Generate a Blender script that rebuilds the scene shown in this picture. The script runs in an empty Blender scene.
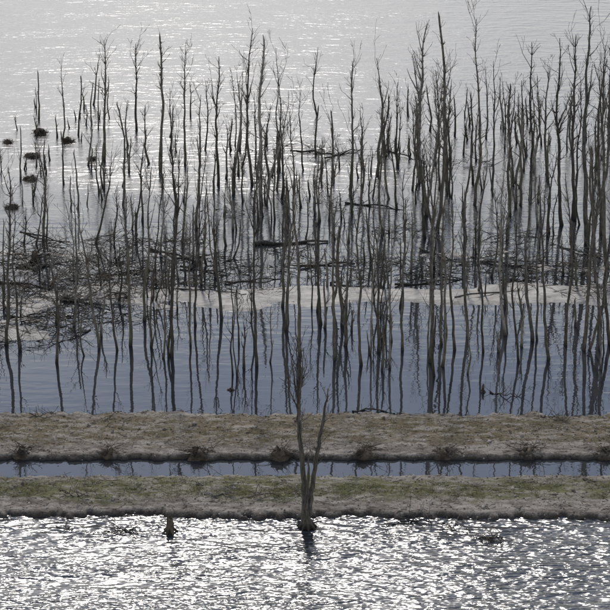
import bpy, math, random
from mathutils import Vector, noise, Matrix
R = random.Random(11)
scene = bpy.context.scene
scene.view_settings.view_transform = 'Standard'
scene.view_settings.look = 'None'
scene.view_settings.exposure = 0

# ---------------------------------------------------------------- survey helpers
CAM_H = 40.0; PITCH = math.radians(20); T = math.tan(math.radians(7))
def ang(v): return PITCH + math.atan((v-305)/305*T)
def ground(u, v, z=0.0):
    d = (CAM_H-z)/math.tan(ang(v))
    depth = d*math.cos(PITCH)+(CAM_H-z)*math.sin(PITCH)
    return Vector(((u-305)/305*T*depth, d, z))
def top_at(d, u, v):
    z = CAM_H - d*math.tan(ang(v))
    depth = d*math.cos(PITCH)+(CAM_H-z)*math.sin(PITCH)
    return Vector(((u-305)/305*T*depth, d, z))
def mpp(d): return math.hypot(d, CAM_H)*0.0004025

# ---------------------------------------------------------------- node helpers
def new_mat(name):
    m = bpy.data.materials.new(name); m.use_nodes = True
    nt = m.node_tree; nt.nodes.clear()
    return m, nt
class N:
    def __init__(s, nt): s.nt = nt
    def n(s, t, **kw):
        nd = s.nt.nodes.new(t)
        for k, v in kw.items(): setattr(nd, k, v)
        return nd
    def l(s, a, b): s.nt.links.new(a, b)
    def noise(s, vec, scale, detail=4, rough=0.55, dist=0.0):
        nd = s.n('ShaderNodeTexNoise'); nd.inputs['Scale'].default_value = scale
        nd.inputs['Detail'].default_value = detail; nd.inputs['Roughness'].default_value = rough
        nd.inputs['Distortion'].default_value = dist
        s.l(vec, nd.inputs['Vector']); return nd.outputs['Fac']
    def mapr(s, val, a, b, c=0., d=1., smooth=True):
        nd = s.n('ShaderNodeMapRange'); nd.interpolation_type = 'SMOOTHSTEP' if smooth else 'LINEAR'
        s.l(val, nd.inputs['Value'])
        nd.inputs['From Min'].default_value = a; nd.inputs['From Max'].default_value = b
        nd.inputs['To Min'].default_value = c; nd.inputs['To Max'].default_value = d
        return nd.outputs['Result']
    def math(s, op, a, b=None):
        nd = s.n('ShaderNodeMath', operation=op)
        for i, x in enumerate((a, b)):
            if x is None: continue
            if isinstance(x, (int, float)): nd.inputs[i].default_value = x
            else: s.l(x, nd.inputs[i])
        return nd.outputs[0]
    def mix(s, f, a, b, blend='MIX'):
        nd = s.n('ShaderNodeMix', data_type='RGBA', blend_type=blend)
        for i, x in ((0, f), (6, a), (7, b)):
            if isinstance(x, (int, float)): nd.inputs[i].default_value = x
            elif isinstance(x, tuple): nd.inputs[i].default_value = (*x, 1)
            else: s.l(x, nd.inputs[i])
        return nd.outputs[2]
    def mapping(s, vec, sc, rot=0.0):
        nd = s.n('ShaderNodeMapping'); nd.inputs['Scale'].default_value = sc
        nd.inputs['Rotation'].default_value = (0, 0, rot)
        s.l(vec, nd.inputs['Vector']); return nd.outputs[0]

# ---------------------------------------------------------------- materials
def bark_material(name, dark, light, moss, mossk=.6):
    m, nt = new_mat(name); g = N(nt)
    out = g.n('ShaderNodeOutputMaterial'); b = g.n('ShaderNodeBsdfPrincipled')
    geo = g.n('ShaderNodeNewGeometry'); oi = g.n('ShaderNodeObjectInfo')
    pos = geo.outputs['Position']
    st = g.mapping(pos, (6, 6, 1.6))
    n1 = g.noise(st, 2.2, 6, .65); n2 = g.noise(pos, 1.3, 4)
    c = g.mix(g.mapr(n1, .35, .68), dark, light)
    sep = g.n('ShaderNodeSeparateXYZ'); g.l(pos, sep.inputs[0])
    low = g.mapr(sep.outputs[2], 0.3, 4.5, mossk, 0.05)
    mm = g.math('MULTIPLY', low, g.mapr(n2, .4, .62))
    c = g.mix(mm, c, moss)
    wet = g.mapr(sep.outputs[2], 0.0, 0.4, .85, 0.0)
    c = g.mix(wet, c, (0.018, 0.015, 0.012))
    hsv = g.n('ShaderNodeHueSaturation'); g.l(c, hsv.inputs['Color'])
    g.l(g.mapr(oi.outputs['Random'], 0, 1, .5, 1.6, False), hsv.inputs['Value'])
    g.l(hsv.outputs[0], b.inputs['Base Color']); b.inputs['Roughness'].default_value = .85
    bp = g.n('ShaderNodeBump'); bp.inputs['Strength'].default_value = .7; bp.inputs['Distance'].default_value = .03
    g.l(n1, bp.inputs['Height']); g.l(bp.outputs[0], b.inputs['Normal'])
    g.l(b.outputs[0], out.inputs[0]); return m
BARK = bark_material('dead_bark', (.038, .032, .026), (.14, .124, .102), (.062, .066, .032))
BARK2 = bark_material('grey_bark', (.075, .069, .06), (.27, .25, .22), (.085, .086, .05), .35)
BRUSH = bark_material('brushwood_bark', (.045, .034, .025), (.21, .175, .135), (.07, .06, .03))

def water_material():
    m, nt = new_mat('lake_water'); g = N(nt)
    out = g.n('ShaderNodeOutputMaterial'); b = g.n('ShaderNodeBsdfPrincipled')
    geo = g.n('ShaderNodeNewGeometry'); pos = geo.outputs['Position']
    sep = g.n('ShaderNodeSeparateXYZ'); g.l(pos, sep.inputs[0]); y = sep.outputs[1]; x = sep.outputs[0]
    big = g.noise(g.mapping(pos, (.05, .12, .1)), 1, 3)
    yw = g.math('ADD', y, g.mapr(big, .3, .7, -4, 4, False))
    near = g.mapr(y, 86.2, 87.5, 1, 0)
    far = g.mapr(yw, 112, 132, 0, 1)
    gust = g.mapr(g.noise(g.mapping(pos, (.12, .4, 1)), 1.0, 4, .6), .35, .65, .75, 1.2)
    # wind ripples on the near water
    w1 = g.noise(g.mapping(pos, (1.4, 4.4, 1), .08), 1.0, 2, .5, .25)
    w2 = g.noise(g.mapping(pos, (.5, 1.3, 1), -.12), 1.0, 2, .5)
    hn = g.math('ADD', g.math('MULTIPLY', w1, .155), g.math('MULTIPLY', w2, .14))
    hn = g.math('MULTIPLY', g.math('MULTIPLY', hn, near), gust)
    # longer, flatter ripples far out
    w4 = g.noise(g.mapping(pos, (.7, 2.0, 1), .08), 1.0, 4, .55)
    hf = g.math('MULTIPLY', g.math('MULTIPLY', w4, .055), g.math('MULTIPLY', far, gust))
    w3 = g.noise(g.mapping(pos, (.6, 1.6, 1)), 1.0, 2, .5)
    hh = g.math('ADD', g.math('ADD', hn, hf), g.math('MULTIPLY', w3, .007))
    bp = g.n('ShaderNodeBump'); bp.inputs['Strength'].default_value = 1; bp.inputs['Distance'].default_value = 1.0
    g.l(hh, bp.inputs['Height']); g.l(bp.outputs[0], b.inputs['Normal'])
    rough = g.math('ADD', .02, g.math('ADD', g.math('MULTIPLY', near, .18), g.math('MULTIPLY', far, .19)))
    g.l(rough, b.inputs['Roughness'])
    b.inputs['Base Color'].default_value = (.036, .038, .041, 1)
    b.inputs['IOR'].default_value = 1.9
    g.l(b.outputs[0], out.inputs[0]); return m
WATER = water_material()

def ground_material():
    m, nt = new_mat('bank_soil'); g = N(nt)
    out = g.n('ShaderNodeOutputMaterial'); b = g.n('ShaderNodeBsdfPrincipled')
    geo = g.n('ShaderNodeNewGeometry'); pos = geo.outputs['Position']
    sep = g.n('ShaderNodeSeparateXYZ'); g.l(pos, sep.inputs[0]); y = sep.outputs[1]; z = sep.outputs[2]
    n_big = g.noise(g.mapping(pos, (.35, .9, 1)), 1, 4, .6)
    n_mid = g.noise(g.mapping(pos, (1.1, 2.8, 2)), 1.0, 8, .7); n_fine = g.noise(g.mapping(pos, (8, 12, 10)), 1, 6, .75)
    n_spk = g.noise(pos, 22, 3, .7)
    mud = g.mix(g.mapr(n_mid, .36, .62), (.18, .145, .112), (.46, .41, .35))
    mud = g.mix(g.mapr(n_fine, .50, .68, 0, .85), mud, (.08, .062, .047))
    mud = g.mix(g.mapr(n_spk, .60, .72, 0, .7), mud, (.60, .555, .49))
    yw = g.math('ADD', y, g.mapr(n_big, .3, .7, -.6, .6, False))
    yw = g.math('ADD', yw, g.mapr(n_fine, .3, .7, -.35, .35, False))
    def band(c, w):
        d = g.math('ABSOLUTE', g.math('SUBTRACT', yw, c)); return g.mapr(d, w*.45, w, 1, 0)
    ga = band(94.4, 1.9); gb = band(88.5, 1.3)
    grass_a = g.mix(g.mapr(n_fine, .36, .62), (.27, .21, .105), (.10, .078, .042))
    grass_b = g.mix(g.mapr(n_fine, .36, .62), (.235, .22, .075), (.085, .088, .03))
    patch = g.mapr(n_mid, .44, .60, .95, .2)
    c = g.mix(g.math('MULTIPLY', ga, patch), mud, grass_a)
    c = g.mix(g.math('MULTIPLY', gb, patch), c, grass_b)
    zz = g.math('ADD', z, g.mapr(n_fine, .3, .7, -.1, .1, False))
    flats = g.mapr(y, 99, 101, 0, .85)
    c = g.mix(flats, c, g.mix(g.mapr(n_mid, .38, .60), (.19, .17, .145), (.43, .41, .38)))  # pale mud, its colour lightened further to stand for wet reflection
    wet = g.math('MULTIPLY', g.mapr(zz, 0.04, .2, .9, 0), g.mapr(y, 99, 101, 1, .25))  # wet edge; the dark tone also paints shade onto the backlit bank faces
    c = g.mix(wet, c, (.04, .033, .026))
    g.l(c, b.inputs['Base Color']); g.l(g.mapr(y, 99, 101, .9, .45), b.inputs['Roughness'])
    bp = g.n('ShaderNodeBump'); bp.inputs['Strength'].default_value = 1
    g.l(g.mapr(y, 99, 101, .14, .05), bp.inputs['Distance'])
    g.l(g.math('ADD', n_mid, g.math('MULTIPLY', n_fine, .6)), bp.inputs['Height']); g.l(bp.outputs[0], b.inputs['Normal'])
    g.l(b.outputs[0], out.inputs[0]); return m
SOIL = ground_material()
def simple(name, c1, c2, sc=3):
    m, nt = new_mat(name); g = N(nt)
    out = g.n('ShaderNodeOutputMaterial'); b = g.n('ShaderNodeBsdfPrincipled')
    geo = g.n('ShaderNodeNewGeometry')
    g.l(g.mix(g.mapr(g.noise(geo.outputs['Position'], sc, 4), .35, .65), c1, c2), b.inputs['Base Color'])
    b.inputs['Roughness'].default_value = .9; g.l(b.outputs[0], out.inputs[0]); return m
GRASS = simple('dry_grass', (.14, .14, .045), (.30, .26, .13), 1.5)
REED = simple('tussock_stalks', (.035, .026, .018), (.11, .085, .06))
STONE = simple('clod_soil', (.10, .08, .065), (.48, .44, .39), 2)
BED = simple('lakebed_mud', (.05, .045, .035), (.09, .08, .06), .3)

# ---------------------------------------------------------------- mesh helpers
def make(name, V, F, mat, smooth=True):
    me = bpy.data.meshes.new(name); me.from_pydata([tuple(v) for v in V], [], F)
    me.materials.append(mat)
    if smooth: me.polygons.foreach_set('use_smooth', [True]*len(me.polygons))
    me.update()
    ob = bpy.data.objects.new(name, me); scene.collection.objects.link(ob); return ob
def tube(V, F, pts, rads, n=6):
    base = len(V); k = len(pts)
    d0 = (pts[1]-pts[0]).normalized()
    ref = Vector((1, 0, 0)) if abs(d0.x) < .8 else Vector((0, 1, 0))
    for i, p in enumerate(pts):
        d = (pts[min(i+1, k-1)]-pts[max(i-1, 0)]).normalized()
        a = (ref-d*ref.dot(d)).normalized(); c = d.cross(a); ref = a
        for j in range(n):
            t = 2*math.pi*j/n
            V.append(p+(a*math.cos(t)+c*math.sin(t))*rads[i])
    for i in range(k-1):
        for j in range(n):
            j2 = (j+1) % n
            F.append((base+i*n+j, base+i*n+j2, base+(i+1)*n+j2, base+(i+1)*n+j))
    F.append(tuple(base+(k-1)*n+j for j in range(n)))
def rv(r): return Vector((r.uniform(-1, 1), r.uniform(-1, 1), r.uniform(-1, 1)))
def branch(V, F, r, start, d, length, r0, depth, up=.25):
    k = max(3, int(length/.3)+2); pts = [start.copy()]; rads = [r0]; p = start.copy(); d = d.normalized()
    for i in range(1, k):
        d = (d+rv(r)*.22+Vector((0, 0, up*.35))).normalized(); p = p+d*(length/(k-1))
        pts.append(p.copy()); rads.append(max(.008, r0*(1-.8*i/(k-1))))
    tube(V, F, pts, rads, 5 if r0 > .03 else 3)
    if depth > 0:
        for _ in range(r.randint(1, 3)):
            i = r.randint(1, k-1); dd = (d+rv(r)*.9+Vector((0, 0, .3)))
            branch(V, F, r, pts[i], dd, length*r.uniform(.3, .6), rads[i]*.65, depth-1, up)
def stem(V, F, r, base, top, r0, br, blunt, bow=.12):
    H = (top-base).length; k = max(6, int(H/.35)); pts = []; rads = []
    bowv = Vector((r.uniform(-1, 1), r.uniform(-1, 1), 0))*bow*H*.35
    ph = r.uniform(0, 99)
    for i in range(k+1):
        t = i/k
        w = noise.noise_vector(Vector((ph, t*H*.45, 0)))*.2*min(1, t*3)*(1-.3*t) + noise.noise_vector(Vector((ph+9, t*H*1.6, 0)))*.055
        p = base.lerp(top, t)+bowv*math.sin(math.pi*t)+Vector((w.x, w.y, 0))
        pts.append(p); tt = (1-t)
        rr = r0*((.5+.5*tt) if blunt else (.16+.84*tt**.8)) * (1+.2*noise.noise(Vector((ph, t*H*1.7, 5))))
        rr *= 1+.55*math.exp(-t*H/.22)
        rads.append(max(rr, .012))
    if blunt:
        e = pts[-1]; pts.append(e+Vector((r.uniform(-.05, .05), 0, r.uniform(.06, .3)))); rads.append(rads[-1]*.25)
    tube(V, F, pts, rads, 7)
    nb = int(br*H*2.1*r.uniform(.7, 1.3))
    for _ in range(nb):
        t = r.uniform(.22, .98)**.65; i = min(k-1, int(t*k)); a = r.uniform(0, 2*math.pi)
        tilt = r.uniform(.3, 1.1); d = Vector((math.cos(a)*math.sin(tilt), math.sin(a)*math.sin(tilt), math.cos(tilt)))
        L = r.uniform(.12, .5)*(1 if r.random() < .5 else 2.6)*(1.15-t*.5)
        branch(V, F, r, pts[i], d, L, min(rads[i]*.6, r.uniform(.015, .036)), 1 if L > .5 else 0, .35)
    if not blunt:
        for _ in range(r.randint(2, 5)):
            i = r.randint(int(k*.55), k-1); a = r.uniform(0, 6.28); d = Vector((math.cos(a)*.45, math.sin(a)*.45, 1))
            branch(V, F, r, pts[i], d, H*r.uniform(.1, .24), rads[i]*.75, 2, .5)
WS = .66
def tree(bu, bv, tu, tv, wpx=5, br=1.0, stems=1, blunt=None, name='dead_tree'):
    r = random.Random(int(bu*131+bv*17+tu*7+tv))
    b = ground(bu, bv); s = mpp(b.y)*WS; top = top_at(b.y, tu, tv)
    top.y += r.uniform(-.5, .5)
    V = []; F = []; H = top.z
    if blunt is None: blunt = r.random() < (.6 if br < .8 else .2)
    base = Vector((b.x, b.y, -.35))
    stem(V, F, r, base, top, wpx*s*.5, br, blunt, .1)
    for i in range(stems-1):
        o = Vector((r.uniform(-.25, .25), r.uniform(-.25, .25), 0))
        t2 = Vector((b.x+r.uniform(-.12, .12)*H+o.x*2, b.y+r.uniform(-.08, .08)*H, H*r.uniform(.45, .92)))
        stem(V, F, r, base+o, t2, wpx*s*.5*r.uniform(.55, .85), br, r.random() < .4, .12)
    org = Vector((b.x, b.y, 0)); V = [v-org for v in V]
    ob = make(name, V, F, BARK2 if r.random() < .2 else BARK); ob.location = org
    return ob

# ---------------------------------------------------------------- trees surveyed one by one
feat = [
 (103,160,103,42,5,2.8,1),(137,130,136,45,4,1.8,1),(160,172,160,38,5,3.0,1),(122,205,118,105,4,1.4,1),
 (63,140,62,66,3,.8,1),(78,135,79,78,3,.8,1),(87,165,90,120,4,.6,1),(218,185,218,58,5,2.8,1),
 (185,165,185,48,4,1.8,1),(196,230,200,95,5,.9,1),(240,150,242,72,3,.8,1),(253,185,252,30,5,2.8,1),
 (262,205,264,40,6,3.0,2),(277,190,276,46,3,1.2,1),(350,190,351,60,5,2.6,1),(377,175,377,56,5,.5,1),
 (333,180,330,110,4,.4,1),(427,215,427,24,7,3.4,2),(437,230,440,18,6,2.8,2),(475,205,475,20,5,2.8,1),
 (492,190,492,60,4,1.4,1),(510,215,511,85,5,2.2,1),(530,200,530,40,5,2.8,1),(548,180,549,66,5,1.8,1),
 (562,225,560,36,6,2.2,1),(575,220,574,34,6,2.8,2),(588,245,591,6,8,3.2,2),(603,235,604,45,6,2.6,1),
 (608,270,607,60,7,1.6,1),(5,345,10,165,6,2.2,1),(20,350,14,205,4,1.2,1),(57,362,52,262,5,1.4,1),
 (100,348,78,205,5,2.0,1),(130,345,127,195,6,1.6,1),(118,350,112,225,4,1.2,1),(145,320,150,170,5,1.2,1),
 (172,356,181,150,6,1.6,2),(190,345,190,215,4,.8,1),(195,325,207,150,4,1.2,1),(222,318,212,180,5,.8,1),
 (258,366,256,160,5,1.5,1),(300,356,289,112,6,1.4,1),(285,330,287,180,5,1,1),(321,325,316,215,5,.8,1),
 (335,360,331,120,5,1.2,1),(345,345,348,230,5,1,1),(362,365,363,140,5,1.4,1),(378,352,372,200,5,1,1),
 (402,350,405,170,5,1.4,1),(390,368,394,225,4,1,1),(430,362,430,150,6,1.4,1),(443,366,442,235,5,.9,1),
 (455,350,452,205,5,1,1),(468,335,470,150,5,1.4,1),(484,352,480,220,4,1,1),(506,335,504,160,5,1.4,1),
 (520,362,516,225,4,1,1),(533,340,531,155,6,2.0,2),(549,360,540,200,5,1.2,1),(565,345,566,170,5,1.6,1),
 (583,350,590,150,6,1.8,2),(601,350,600,160,6,1.6,1),(610,345,612,200,6,1,1),
 (450,160,452,78,4,1.8,1),(398,165,399,84,4,1.4,1),(412,190,414,105,4,1.2,1),(520,165,519,92,4,1.2,1),
 (303,170,302,90,3,.9,1),(205,150,206,80,3,1.4,1),(170,150,171,88,3,1,1),
]
for f in feat: tree(*f)

# ---------------------------------------------------------------- remaining stand of dead trunks
def fill(n, u0, u1, v0, v1, h0, h1, w0, w1, dens=lambda u, v: 1, br=(.2, 1.9)):
    c = 0
    while c < n:
        u = R.uniform(u0, u1); v = R.uniform(v0, v1)
        if R.random() > dens(u, v)*(.45+.9*max(0, noise.noise(Vector((u*.02, v*.04, 3)))+.35)): continue
        h = h0+(h1-h0)*R.random()**1.9
        if R.random() < .33: h *= .5
        lean = R.gauss(0, .055)*h
        if R.random() < .08: lean *= 2.4
        st = 2 if R.random() < .18 and h > 60 else 1
        tree(u, v, u+lean, v-h, R.uniform(w0, w1), R.uniform(*br), st,
             name='dead_tree' if h > 28 else 'dead_stump'); c += 1
fill(46, -30, 115, 105, 215, 12, 60, 2, 3.5, br=(0, .9))
fill(60, 80, 640, 112, 165, 16, 70, 2.5, 4, lambda u, v: .35+.65*(u > 380))
fill(18, 380, 650, 135, 190, 60, 115, 3, 4.6, br=(.8, 2.4))
fill(118, 95, 660, 165, 235, 26, 108, 2.6, 4.8, lambda u, v: .45+.55*(u > 230))
fill(80, -40, 660, 235, 300, 35, 125, 2.4, 4.8, lambda u, v: .5+.5*(u > 120))
fill(54, -40, 660, 300, 376, 35, 150, 2.8, 5.4, lambda u, v: .7+.3*(u > 300))

# foreground forked tree on the edge of the near bank
def foreground_tree():
    r = random.Random(5); V = []; F = []
    b = ground(307, 527); Y = b.y; P = lambda u, v, dy=0: top_at(Y, u, v)+Vector((0, dy, 0))
    def path(pts, rads, n=8):
        pp = []; rr = []
        for i in range(len(pts)-1):
            for k in range(4):
                t = k/4; w = rv(r)*.03
                pp.append(pts[i].lerp(pts[i+1], t)+w); rr.append(rads[i]*(1-t)+rads[i+1]*t)
        pp.append(pts[-1]); rr.append(rads[-1]); tube(V, F, pp, rr, n); return pp, rr
    s = mpp(Y)*.8
    tr, trr = path([P(307, 540), P(307, 525), P(305, 512), P(304, 490), P(303, 460), P(299, 430), P(298, 408)],
         [9*s, 7.2*s, 5*s, 3.6*s, 2.9*s, 2.5*s, 2.2*s])
    rt, rtr = path([P(309, 515), P(311, 495, .1), P(315, 470, .2), P(320, 440, .25), P(325, 412, .3), P(328, 392, .3)],
         [4*s, 3.2*s, 2.6*s, 2.2*s, 1.6*s, .6*s])
    path([P(306, 515, -.1), P(307, 495, -.2), P(309, 470, -.2), P(308, 452, -.2)], [3*s, 2.2*s, 1.5*s, .6*s], 6)
    for (u, v, a, rr) in ((297, 335, 0, 1.9), (290, 355, .3, 1.4), (304, 345, -.3, 1.5), (308, 366, .2, 1.2), (287, 378, -.2, 1.0), (300, 340, .2, 1.3)):
        m = P((298+u)/2+r.uniform(-2, 2), (405+v)/2, a*.6)
        pp, q = path([P(298, 410), m, P(u, v, a)], [rr*s, rr*.7*s, .3*s], 5)
        for _ in range(9):
            i = r.randint(2, len(pp)-2)
            branch(V, F, r, pp[i], Vector((r.uniform(-1, 1), r.uniform(-1, 1), 1.2)), r.uniform(.25, .8), .018, 1)
    for pp, q, nn in ((tr, trr, 24), (rt, rtr, 22)):
        for _ in range(nn):
            i = r.randint(8, len(pp)-1)
            branch(V, F, r, pp[i], Vector((r.uniform(-1, 1), r.uniform(-1, 1), 1.1)), r.uniform(.15, .8), .018, 1)
    for i in range(9):
        a = i/9*6.28; st = P(307, 524); d = Vector((math.cos(a), math.sin(a), 0))
        tube(V, F, [st+Vector((0, 0, .25)), st+d*.22+Vector((0, 0, .02)), st+d*r.uniform(.4, .6)-Vector((0, 0, .25))], [.09, .06, .02], 6)
    make('forked_dead_tree', V, F, BARK)
foreground_tree()

# ---------------------------------------------------------------- terrain
def sm(a, b, t):
    t = max(0, min(1, (t-a)/(b-a))); return t*t*(3-2*t)
def nz(x, y, s, o=0): return noise.noise(Vector((x*s, y*s, o)))
def height(x, y):
    if 84 < y < 98.5:
        f = nz(x, y, 2.6, 3)*.2+nz(x, y, 6.5, 3)*.13
        e = nz(x, 3, .35, 1)*.2+nz(x, 7, 1.3, 2)*.14+f
        e2 = nz(x, 13, .35, 4)*.25+nz(x, 17, 1.3, 5)*.16+f
        b1 = min(sm(91.5+e*.8, 91.85+e*.8, y), 1-sm(96.0+e2*1.6, 97.0+e2*1.6, y))
        b2 = min(sm(85.5+e2*1.5, 86.5+e2*1.5, y), 1-sm(89.7+e*.8, 90.1+e*.8, y))
        crown = .2+nz(x, y, .5, 8)*.06+nz(x, y, 2.0, 9)*.05+nz(x, y, 6, 10)*.035
        return max(-.6, -.6+b1*(.6+crown), -.6+b2*(.6+crown*.95))
    h = -.6
    big = nz(x*.5, y, .3, 20)+.5*nz(x*.5, y, .9, 21)
    mf = (sm(109.0, 110.4, y+big*1.3)-sm(111.8, 113.6, y+big*1.4))*sm(-15, -11, x+big*3)
    h = max(h, -.25+.34*mf+nz(x*.4, y, 1.4, 30)*.07+nz(x*.5, y, 4, 35)*.04)
    isl = (sm(112.5, 115, y)-sm(117.5, 120.5, y))
    side = .8-sm(-9, -3, x)*.45+sm(1, 7, x)*.35
    h = max(h, -.3+.35*isl*side+big*.13*isl+nz(x*.6, y, 1.5, 31)*.1)
    isl2 = (sm(103.5, 106, y)-sm(110, 112.5, y))*(1-sm(-13, -6, x))
    h = max(h, -.32+.36*isl2+big*.12*isl2+nz(x*.6, y, 1.6, 33)*.1)
    return h
xs = []; x = -85.0
while x < 85: xs.append(x); x += .09 if -17.5 < x < 17.5 else 1.0
ys = []; y = 84.2
while y < 122: ys.append(y); y += .08 if y < 98.2 else (.3 if y < 103 else .14)
ys = [82, 83.5]+ys+[125, 130]
V = [(x, y, height(x, y) if 84 < y < 123 else -1.0) for y in ys for x in xs]
nx = len(xs)
F = [(j*nx+i, j*nx+i+1, (j+1)*nx+i+1, (j+1)*nx+i) for j in range(len(ys)-1) for i in range(nx-1)]
make('earth_banks_terrain', V, F, SOIL)
S = 4000
make('lakebed_ground', [(-S, -S, -1.2), (S, -S, -1.2), (S, S, -1.2), (-S, S, -1.2)], [(0, 1, 2, 3)], BED, False)
make('lake_water', [(-S, -S, 0), (S, -S, 0), (S, S, 0), (-S, S, 0)], [(0, 1, 2, 3)], WATER, False)

# ---------------------------------------------------------------- brushwood, tussocks, logs, stumps
def brush(u, v, ru, rd, h, n, name='brushwood_pile', mat=BRUSH, L=(.5, 2.0), rad=(.01, .03)):
    r = random.Random(int(u*7+v*13)); c = ground(u, v); V = []; F = []
    c.z = max(0, height(c.x, c.y))
    for _ in range(n):
        a = r.uniform(0, 6.28); q = r.random()**.6
        p = Vector((math.cos(a)*q*ru, math.sin(a)*q*rd, r.uniform(0, h)*(1-q*.7)))
        d = Vector((r.uniform(-1, 1), r.uniform(-.7, .7), r.uniform(-.12, .3)))
        branch(V, F, r, p, d, r.uniform(*L), r.uniform(*rad), 1 if r.random() < .6 else 0, r.uniform(-.35, .15))
    ob = make(name, V, F, mat); ob.location = c; return ob
for i, a in enumerate([(30,300,2.8,2.2,.6,100),(75,268,2.4,2.0,.6,90),(20,262,1.8,1.5,.45,60),(110,290,2.0,1.6,.6,70),(150,265,2,1.6,.5,60),
          (190,282,1.8,1.2,.4,50),(60,325,2,1.3,.4,60),(15,330,1.4,1.2,.4,44),(115,245,1.6,1.2,.6,50),(210,262,1.6,1.2,.4,44),
          (250,272,2,1.0,.3,40),(310,268,2.2,1.0,.3,44),(370,262,1.8,1,.3,36),(440,268,2,1.2,.4,50),(500,262,2.2,1.4,.5,60),
          (555,270,2.2,1.4,.5,60),(600,262,1.8,1.4,.5,50),(600,295,2,1.1,.4,40),(330,205,2,1.4,.25,26),(290,150,2.4,1.0,.2,24),
          (350,155,2,1,.2,20),(400,232,2,1.2,.25,30),(520,240,2,1.2,.3,36),(180,245,1.6,1,.3,32),(465,165,2,1,.2,20),(225,215,1.6,1,.2,16),
          (45,250,1.8,1.3,.4,40),(140,318,1.4,1,.3,26),(90,315,1.6,1,.3,36),(260,292,1.8,.7,.15,20),(350,278,1.8,.7,.2,26),
          (440,280,2,.8,.2,26),(530,282,2,.8,.2,26),(400,275,2,.8,.2,26),(25,345,1.6,.8,.25,26),(290,252,1.8,.9,.25,26),
          (130,282,2.0,1.2,.5,44),(90,300,2,1,.4,40),(55,285,1.8,1,.5,40)]):
    brush(*a, mat=BARK2 if i % 3 == 1 else BRUSH)
def shrub(u, v, h, n, name='leafless_shrub'):
    r = random.Random(int(u+v*3)); c = ground(u, v); V = []; F = []
    for _ in range(n):
        a = r.uniform(0, 6.28); d = Vector((math.cos(a), math.sin(a), r.uniform(.6, 1.6)))
        branch(V, F, r, Vector((d.x*.1, d.y*.1, -.1)), d, h*r.uniform(.6, 1.2), .02, 2, -.35)
    make(name, V, F, BRUSH).location = c
for a in [(112,262,2.4,20),(85,262,1.8,14),(48,285,1.6,14),(135,300,1.7,13),(20,285,1.6,13),(165,285,1.3,11),(245,300,1.0,8),
          (520,275,1.4,10),(580,278,1.6,11),(470,262,1.2,9),(30,262,1.6,12),(68,300,1.5,12)]: shrub(*a)
def tussock(u, v, w, h, name='sedge_tussock', n=130, mat=REED, z=None):
    r = random.Random(int(u*3+v)); c = ground(u, v); V = []; F = []
    if z is not None: c.z = z
    rings = 7; seg = 16
    for i in range(rings):
        t = i/(rings-1); rr = w*math.cos(t*math.pi/2)**.7
        for j in range(seg):
            a = 6.283*j/seg; k = 1+.9*noise.noise(Vector((math.cos(a)*1.5+u, math.sin(a)*1.5, t*3)))
            hz = 1+.8*noise.noise(Vector((math.cos(a)*rr/w*2+u, math.sin(a)*2, 7)))
            V.append(Vector((math.cos(a)*rr*k, math.sin(a)*rr*k*.8, -.15+(h*.8+.15)*math.sin(t*math.pi/2)*hz)))
    for i in range(rings-1):
        for j in range(seg): F.append((i*seg+j, i*seg+(j+1) % seg, (i+1)*seg+(j+1) % seg, (i+1)*seg+j))
    for _ in range(n):
        a = r.uniform(0, 6.28); q = r.random()*.8*w
        d = Vector((math.cos(a), math.sin(a), r.uniform(-.1, .9)))
        branch(V, F, r, Vector((math.cos(a)*q, math.sin(a)*q*.8, h*.6*(1-q/w))), d, r.uniform(.15, .6)*(w+.25), r.uniform(.008, .016), 0, r.uniform(-.6, .1))
    make(name, V, F, mat).location = c
for a in [(40,134,.42,.3),(33,157,.38,.22),(31,180,.34,.22),(68,142,.4,.2),(13,208,.34,.22),(8,143,.25,.2),(92,160,.2,.2)]: tussock(*a)
for (u, v, w, h) in [(22,458,.28,.22),(108,458,.24,.3),(198,458,.46,.36),(280,459,.34,.38),(364,458,.38,.34),(446,457,.44,.28),(526,457,.36,.34),(605,457,.34,.26)]:
    tussock(u, v, w, h, 'root_clump', 70, REED, z=.08)
    brush(u+3, v-2, w*1.6, .35, .3, 34, 'root_tangle', L=(.2, .8), rad=(.01, .024))
def log(u0, v0, u1, v1, wpx, z=0.05, name='fallen_log'):
    r = random.Random(int(u0*5+v0)); a = ground(u0, v0, 0); b = ground(u1, v1, 0)
    a.z = max(0, height(a.x, a.y))+z; b.z = max(0, height(b.x, b.y))+z
    V = []; F = []; k = 14; pts = []; rads = []; s = mpp(a.y)*wpx*.5; bow = r.uniform(-.25, .25)
    for i in range(k):
        t = i/(k-1); p = a.lerp(b, t); p.y += math.sin(t*3.1)*bow+noise.noise(Vector((u0, t*5, 0)))*.25; p.z -= .05*math.sin(t*9+u0); p += rv(r)*.02
        pts.append(p); rads.append(s*(1-.6*t)*r.uniform(.85, 1.12))
    tube(V, F, pts, rads, 8)
    for _ in range(9):
        i = r.randint(2, k-1); branch(V, F, r, pts[i], Vector((r.uniform(-1, 1), r.uniform(-1, 1), .5)), r.uniform(.2, .9), .018, 1)
    make(name, V, F, BARK2 if r.random() < .6 else BRUSH)
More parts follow.
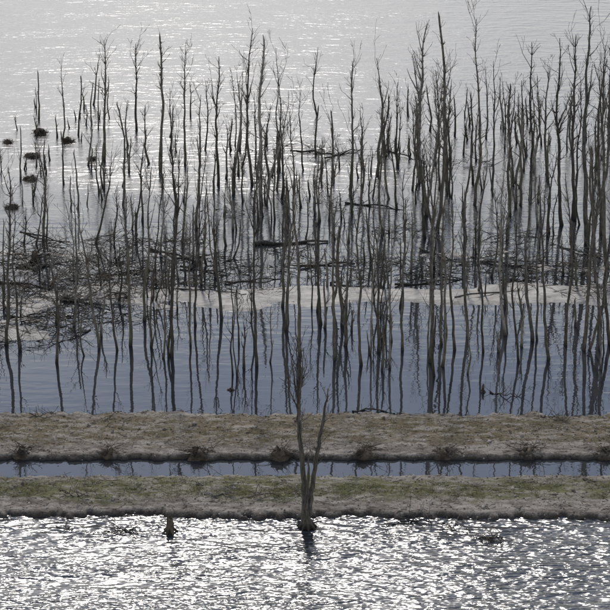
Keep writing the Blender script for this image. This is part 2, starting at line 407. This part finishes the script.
for l in [(255,245,328,242,5),(300,268,355,264,3),(290,151,335,154,2.5),(352,412,395,414,2.5),(455,300,560,286,2),(20,232,70,243,2),
          (395,286,470,279,3),(150,289,240,296,2),(240,503,300,498,2),(560,247,600,258,3),(382,150,415,160,2),
          (490,392,520,396,1.5),(205,501,238,499,2.5),(345,204,402,210,2.5),(0,283,50,289,3),(90,330,50,345,2),
          (325,160,360,150,2),(30,420,55,418,1.5),(540,421,566,425,1.5),(400,520,432,524,2),(60,498,90,503,1.5),
          (480,262,540,270,3),(420,250,455,262,2.5),(150,250,195,262,3),(225,283,280,279,2.5),(330,284,372,290,2.5),(500,282,540,278,2.5),
          (15,268,75,262,3),(60,300,110,309,3),(100,276,160,270,2.5),(5,318,60,312,2.5),(180,268,230,275,2.5)]:
    log(*l)
def stump(u, v, w, h, name='dead_stump'):
    r = random.Random(int(u+v)); c = ground(u, v); V = []; F = []; c.z = max(0, height(c.x, c.y))
    k = 5; pts = [Vector((r.uniform(-.02, .02), r.uniform(-.02, .02), -.2+(h+.2)*i/k)) for i in range(k+1)]
    tube(V, F, pts, [w*1.5, w*1.2, w, w*.95, w, w*.7], 9)
    for i in range(7):
        a = i/7*6.28+r.uniform(-.3, .3)
        tube(V, F, [Vector((math.cos(a)*w*.6, math.sin(a)*w*.6, h*.35)), Vector((math.cos(a)*w*1.9, math.sin(a)*w*1.9, 0)), Vector((math.cos(a)*w*3, math.sin(a)*w*3, -.15))], [w*.4, w*.3, w*.1], 5)
        q = Vector((math.cos(a)*w*.6, math.sin(a)*w*.6, h*.9)); tube(V, F, [q, q+Vector((0, 0, h*r.uniform(.15, .5)))], [w*.3, w*.06], 4)
    make(name, V, F, REED).location = c
for a in [(170,532,.15,.5),(35,262,.16,.5),(231,390,.09,.08),(483,392,.06,.3)]: stump(*a)
for a in [(122,532,.5,.2,.18,34),(495,541,.6,.3,.2,40),(452,528,.7,.25,.12,16),(60,528,.6,.15,.05,10),(420,524,1.2,.2,.08,20),
          (300,522,.6,.2,.06,14),(108,424,.12,.1,.3,8)]:
    brush(*a, L=(.15, .7), rad=(.012, .024))

# grass tufts, twigs and clods on the banks
def litter():
    r = random.Random(3); V = []; F = []
    for _ in range(30000):
        x = r.uniform(-20, 20)
        y = r.gauss(94.3, .95) if r.random() < .4 else r.gauss(88.45, .6)
        if nz(x, y, .7, 50)+nz(x, y, 2, 51)*.6+r.uniform(-.3, .3) < -.05: continue
        h = height(x, y)
        if h < .08: continue
        for b in range(3):
            a = r.uniform(0, 6.28); L = r.uniform(.02, .07); w = r.uniform(.004, .009)
            p = Vector((x+r.uniform(-.06, .06), y+r.uniform(-.06, .06), h-.01)); s = Vector((-math.sin(a), math.cos(a), 0))*w
            o = Vector((math.cos(a), math.sin(a), 0))*L*r.uniform(.3, 1.4); i = len(V)
            V += [p-s, p+s, p+o*.4+Vector((0, 0, L*.7)), p+o+Vector((0, 0, L))]
            F += [(i, i+1, i+2), (i, i+2, i+3)]
    make('bank_grass', V, F, GRASS, False)
    V = []; F = []
    for _ in range(2200):
        x = r.uniform(-20, 20); y = r.choice([r.uniform(85.8, 90), r.uniform(91.8, 96.6)]); h = height(x, y)
        if h < .03: continue
        a = r.uniform(0, 6.28); L = r.uniform(.08, .5)
        branch(V, F, r, Vector((x, y, h+.01)), Vector((math.cos(a), math.sin(a)*.5, .05)), L, r.uniform(.006, .016), 0, 0)
    make('scattered_twigs', V, F, BRUSH)
    V = []; F = []
    for _ in range(5000):
        x = r.uniform(-20, 20); y = r.choice([r.uniform(85.5, 90), r.uniform(91.5, 96.9)]); h = height(x, y)
        if h < -.03: continue
        s = r.uniform(.01, .05)*(2.2 if r.random() < .05 else 1); i = len(V); c = Vector((x, y, h+s*.3))
        P = [Vector(q)+rv(r)*.35 for q in ((1, 0, 0), (0, 1, 0), (-1, 0, 0), (0, -1, 0), (0, 0, .8), (0, 0, -.8))]
        V += [c+q*s for q in P]
        F += [(i, i+1, i+4), (i+1, i+2, i+4), (i+2, i+3, i+4), (i+3, i, i+4), (i+1, i, i+5), (i+2, i+1, i+5), (i+3, i+2, i+5), (i, i+3, i+5)]
    make('soil_clods', V, F, STONE)
litter()

# ---------------------------------------------------------------- sky, sun, camera
SUN_EL = math.radians(38); SUN_AZ = math.radians(-3)
w = bpy.data.worlds.new('World'); scene.world = w; w.use_nodes = True
nt = w.node_tree; nt.nodes.clear(); g = N(nt)
out = g.n('ShaderNodeOutputWorld'); bg = g.n('ShaderNodeBackground')
sky = g.n('ShaderNodeTexSky'); sky.sky_type = 'NISHITA'; sky.sun_disc = False
sky.sun_elevation = SUN_EL; sky.sun_rotation = SUN_AZ; sky.air_density = 1.0; sky.dust_density = .3; sky.ozone_density = 2
tc = g.n('ShaderNodeTexCoord'); sp = g.n('ShaderNodeSeparateXYZ'); g.l(tc.outputs['Generated'], sp.inputs[0])
cl = g.noise(g.mapping(tc.outputs['Generated'], (3, 3, 9)), 1.2, 5, .55)
zz = g.math('ADD', sp.outputs[2], g.mapr(cl, .3, .7, -.02, .02, False))
veil = g.mapr(zz, .31, .38, .92, 0.02)
blue = g.mix(1.0, sky.outputs[0], (.97, .92, .90), 'MULTIPLY')
c = g.mix(veil, blue, (13.2, 13.1, 12.9))
g.l(c, bg.inputs['Color']); bg.inputs['Strength'].default_value = .12
g.l(bg.outputs[0], out.inputs[0])
sd = bpy.data.lights.new('sun', 'SUN'); sd.energy = 2.5; sd.angle = math.radians(4); sd.color = (1, .94, .87)
so = bpy.data.objects.new('sun', sd); scene.collection.objects.link(so)
to_sun = Vector((math.sin(SUN_AZ)*math.cos(SUN_EL), math.cos(SUN_AZ)*math.cos(SUN_EL), math.sin(SUN_EL)))
so.rotation_euler = to_sun.to_track_quat('Z', 'Y').to_euler()
cam = bpy.data.cameras.new('camera'); co = bpy.data.objects.new('camera', cam); scene.collection.objects.link(co)
co.location = (0, 0, CAM_H); co.rotation_euler = (math.radians(70), 0, 0)
cam.sensor_width = 36; cam.lens = 18/T; cam.clip_end = 9000
scene.camera = co
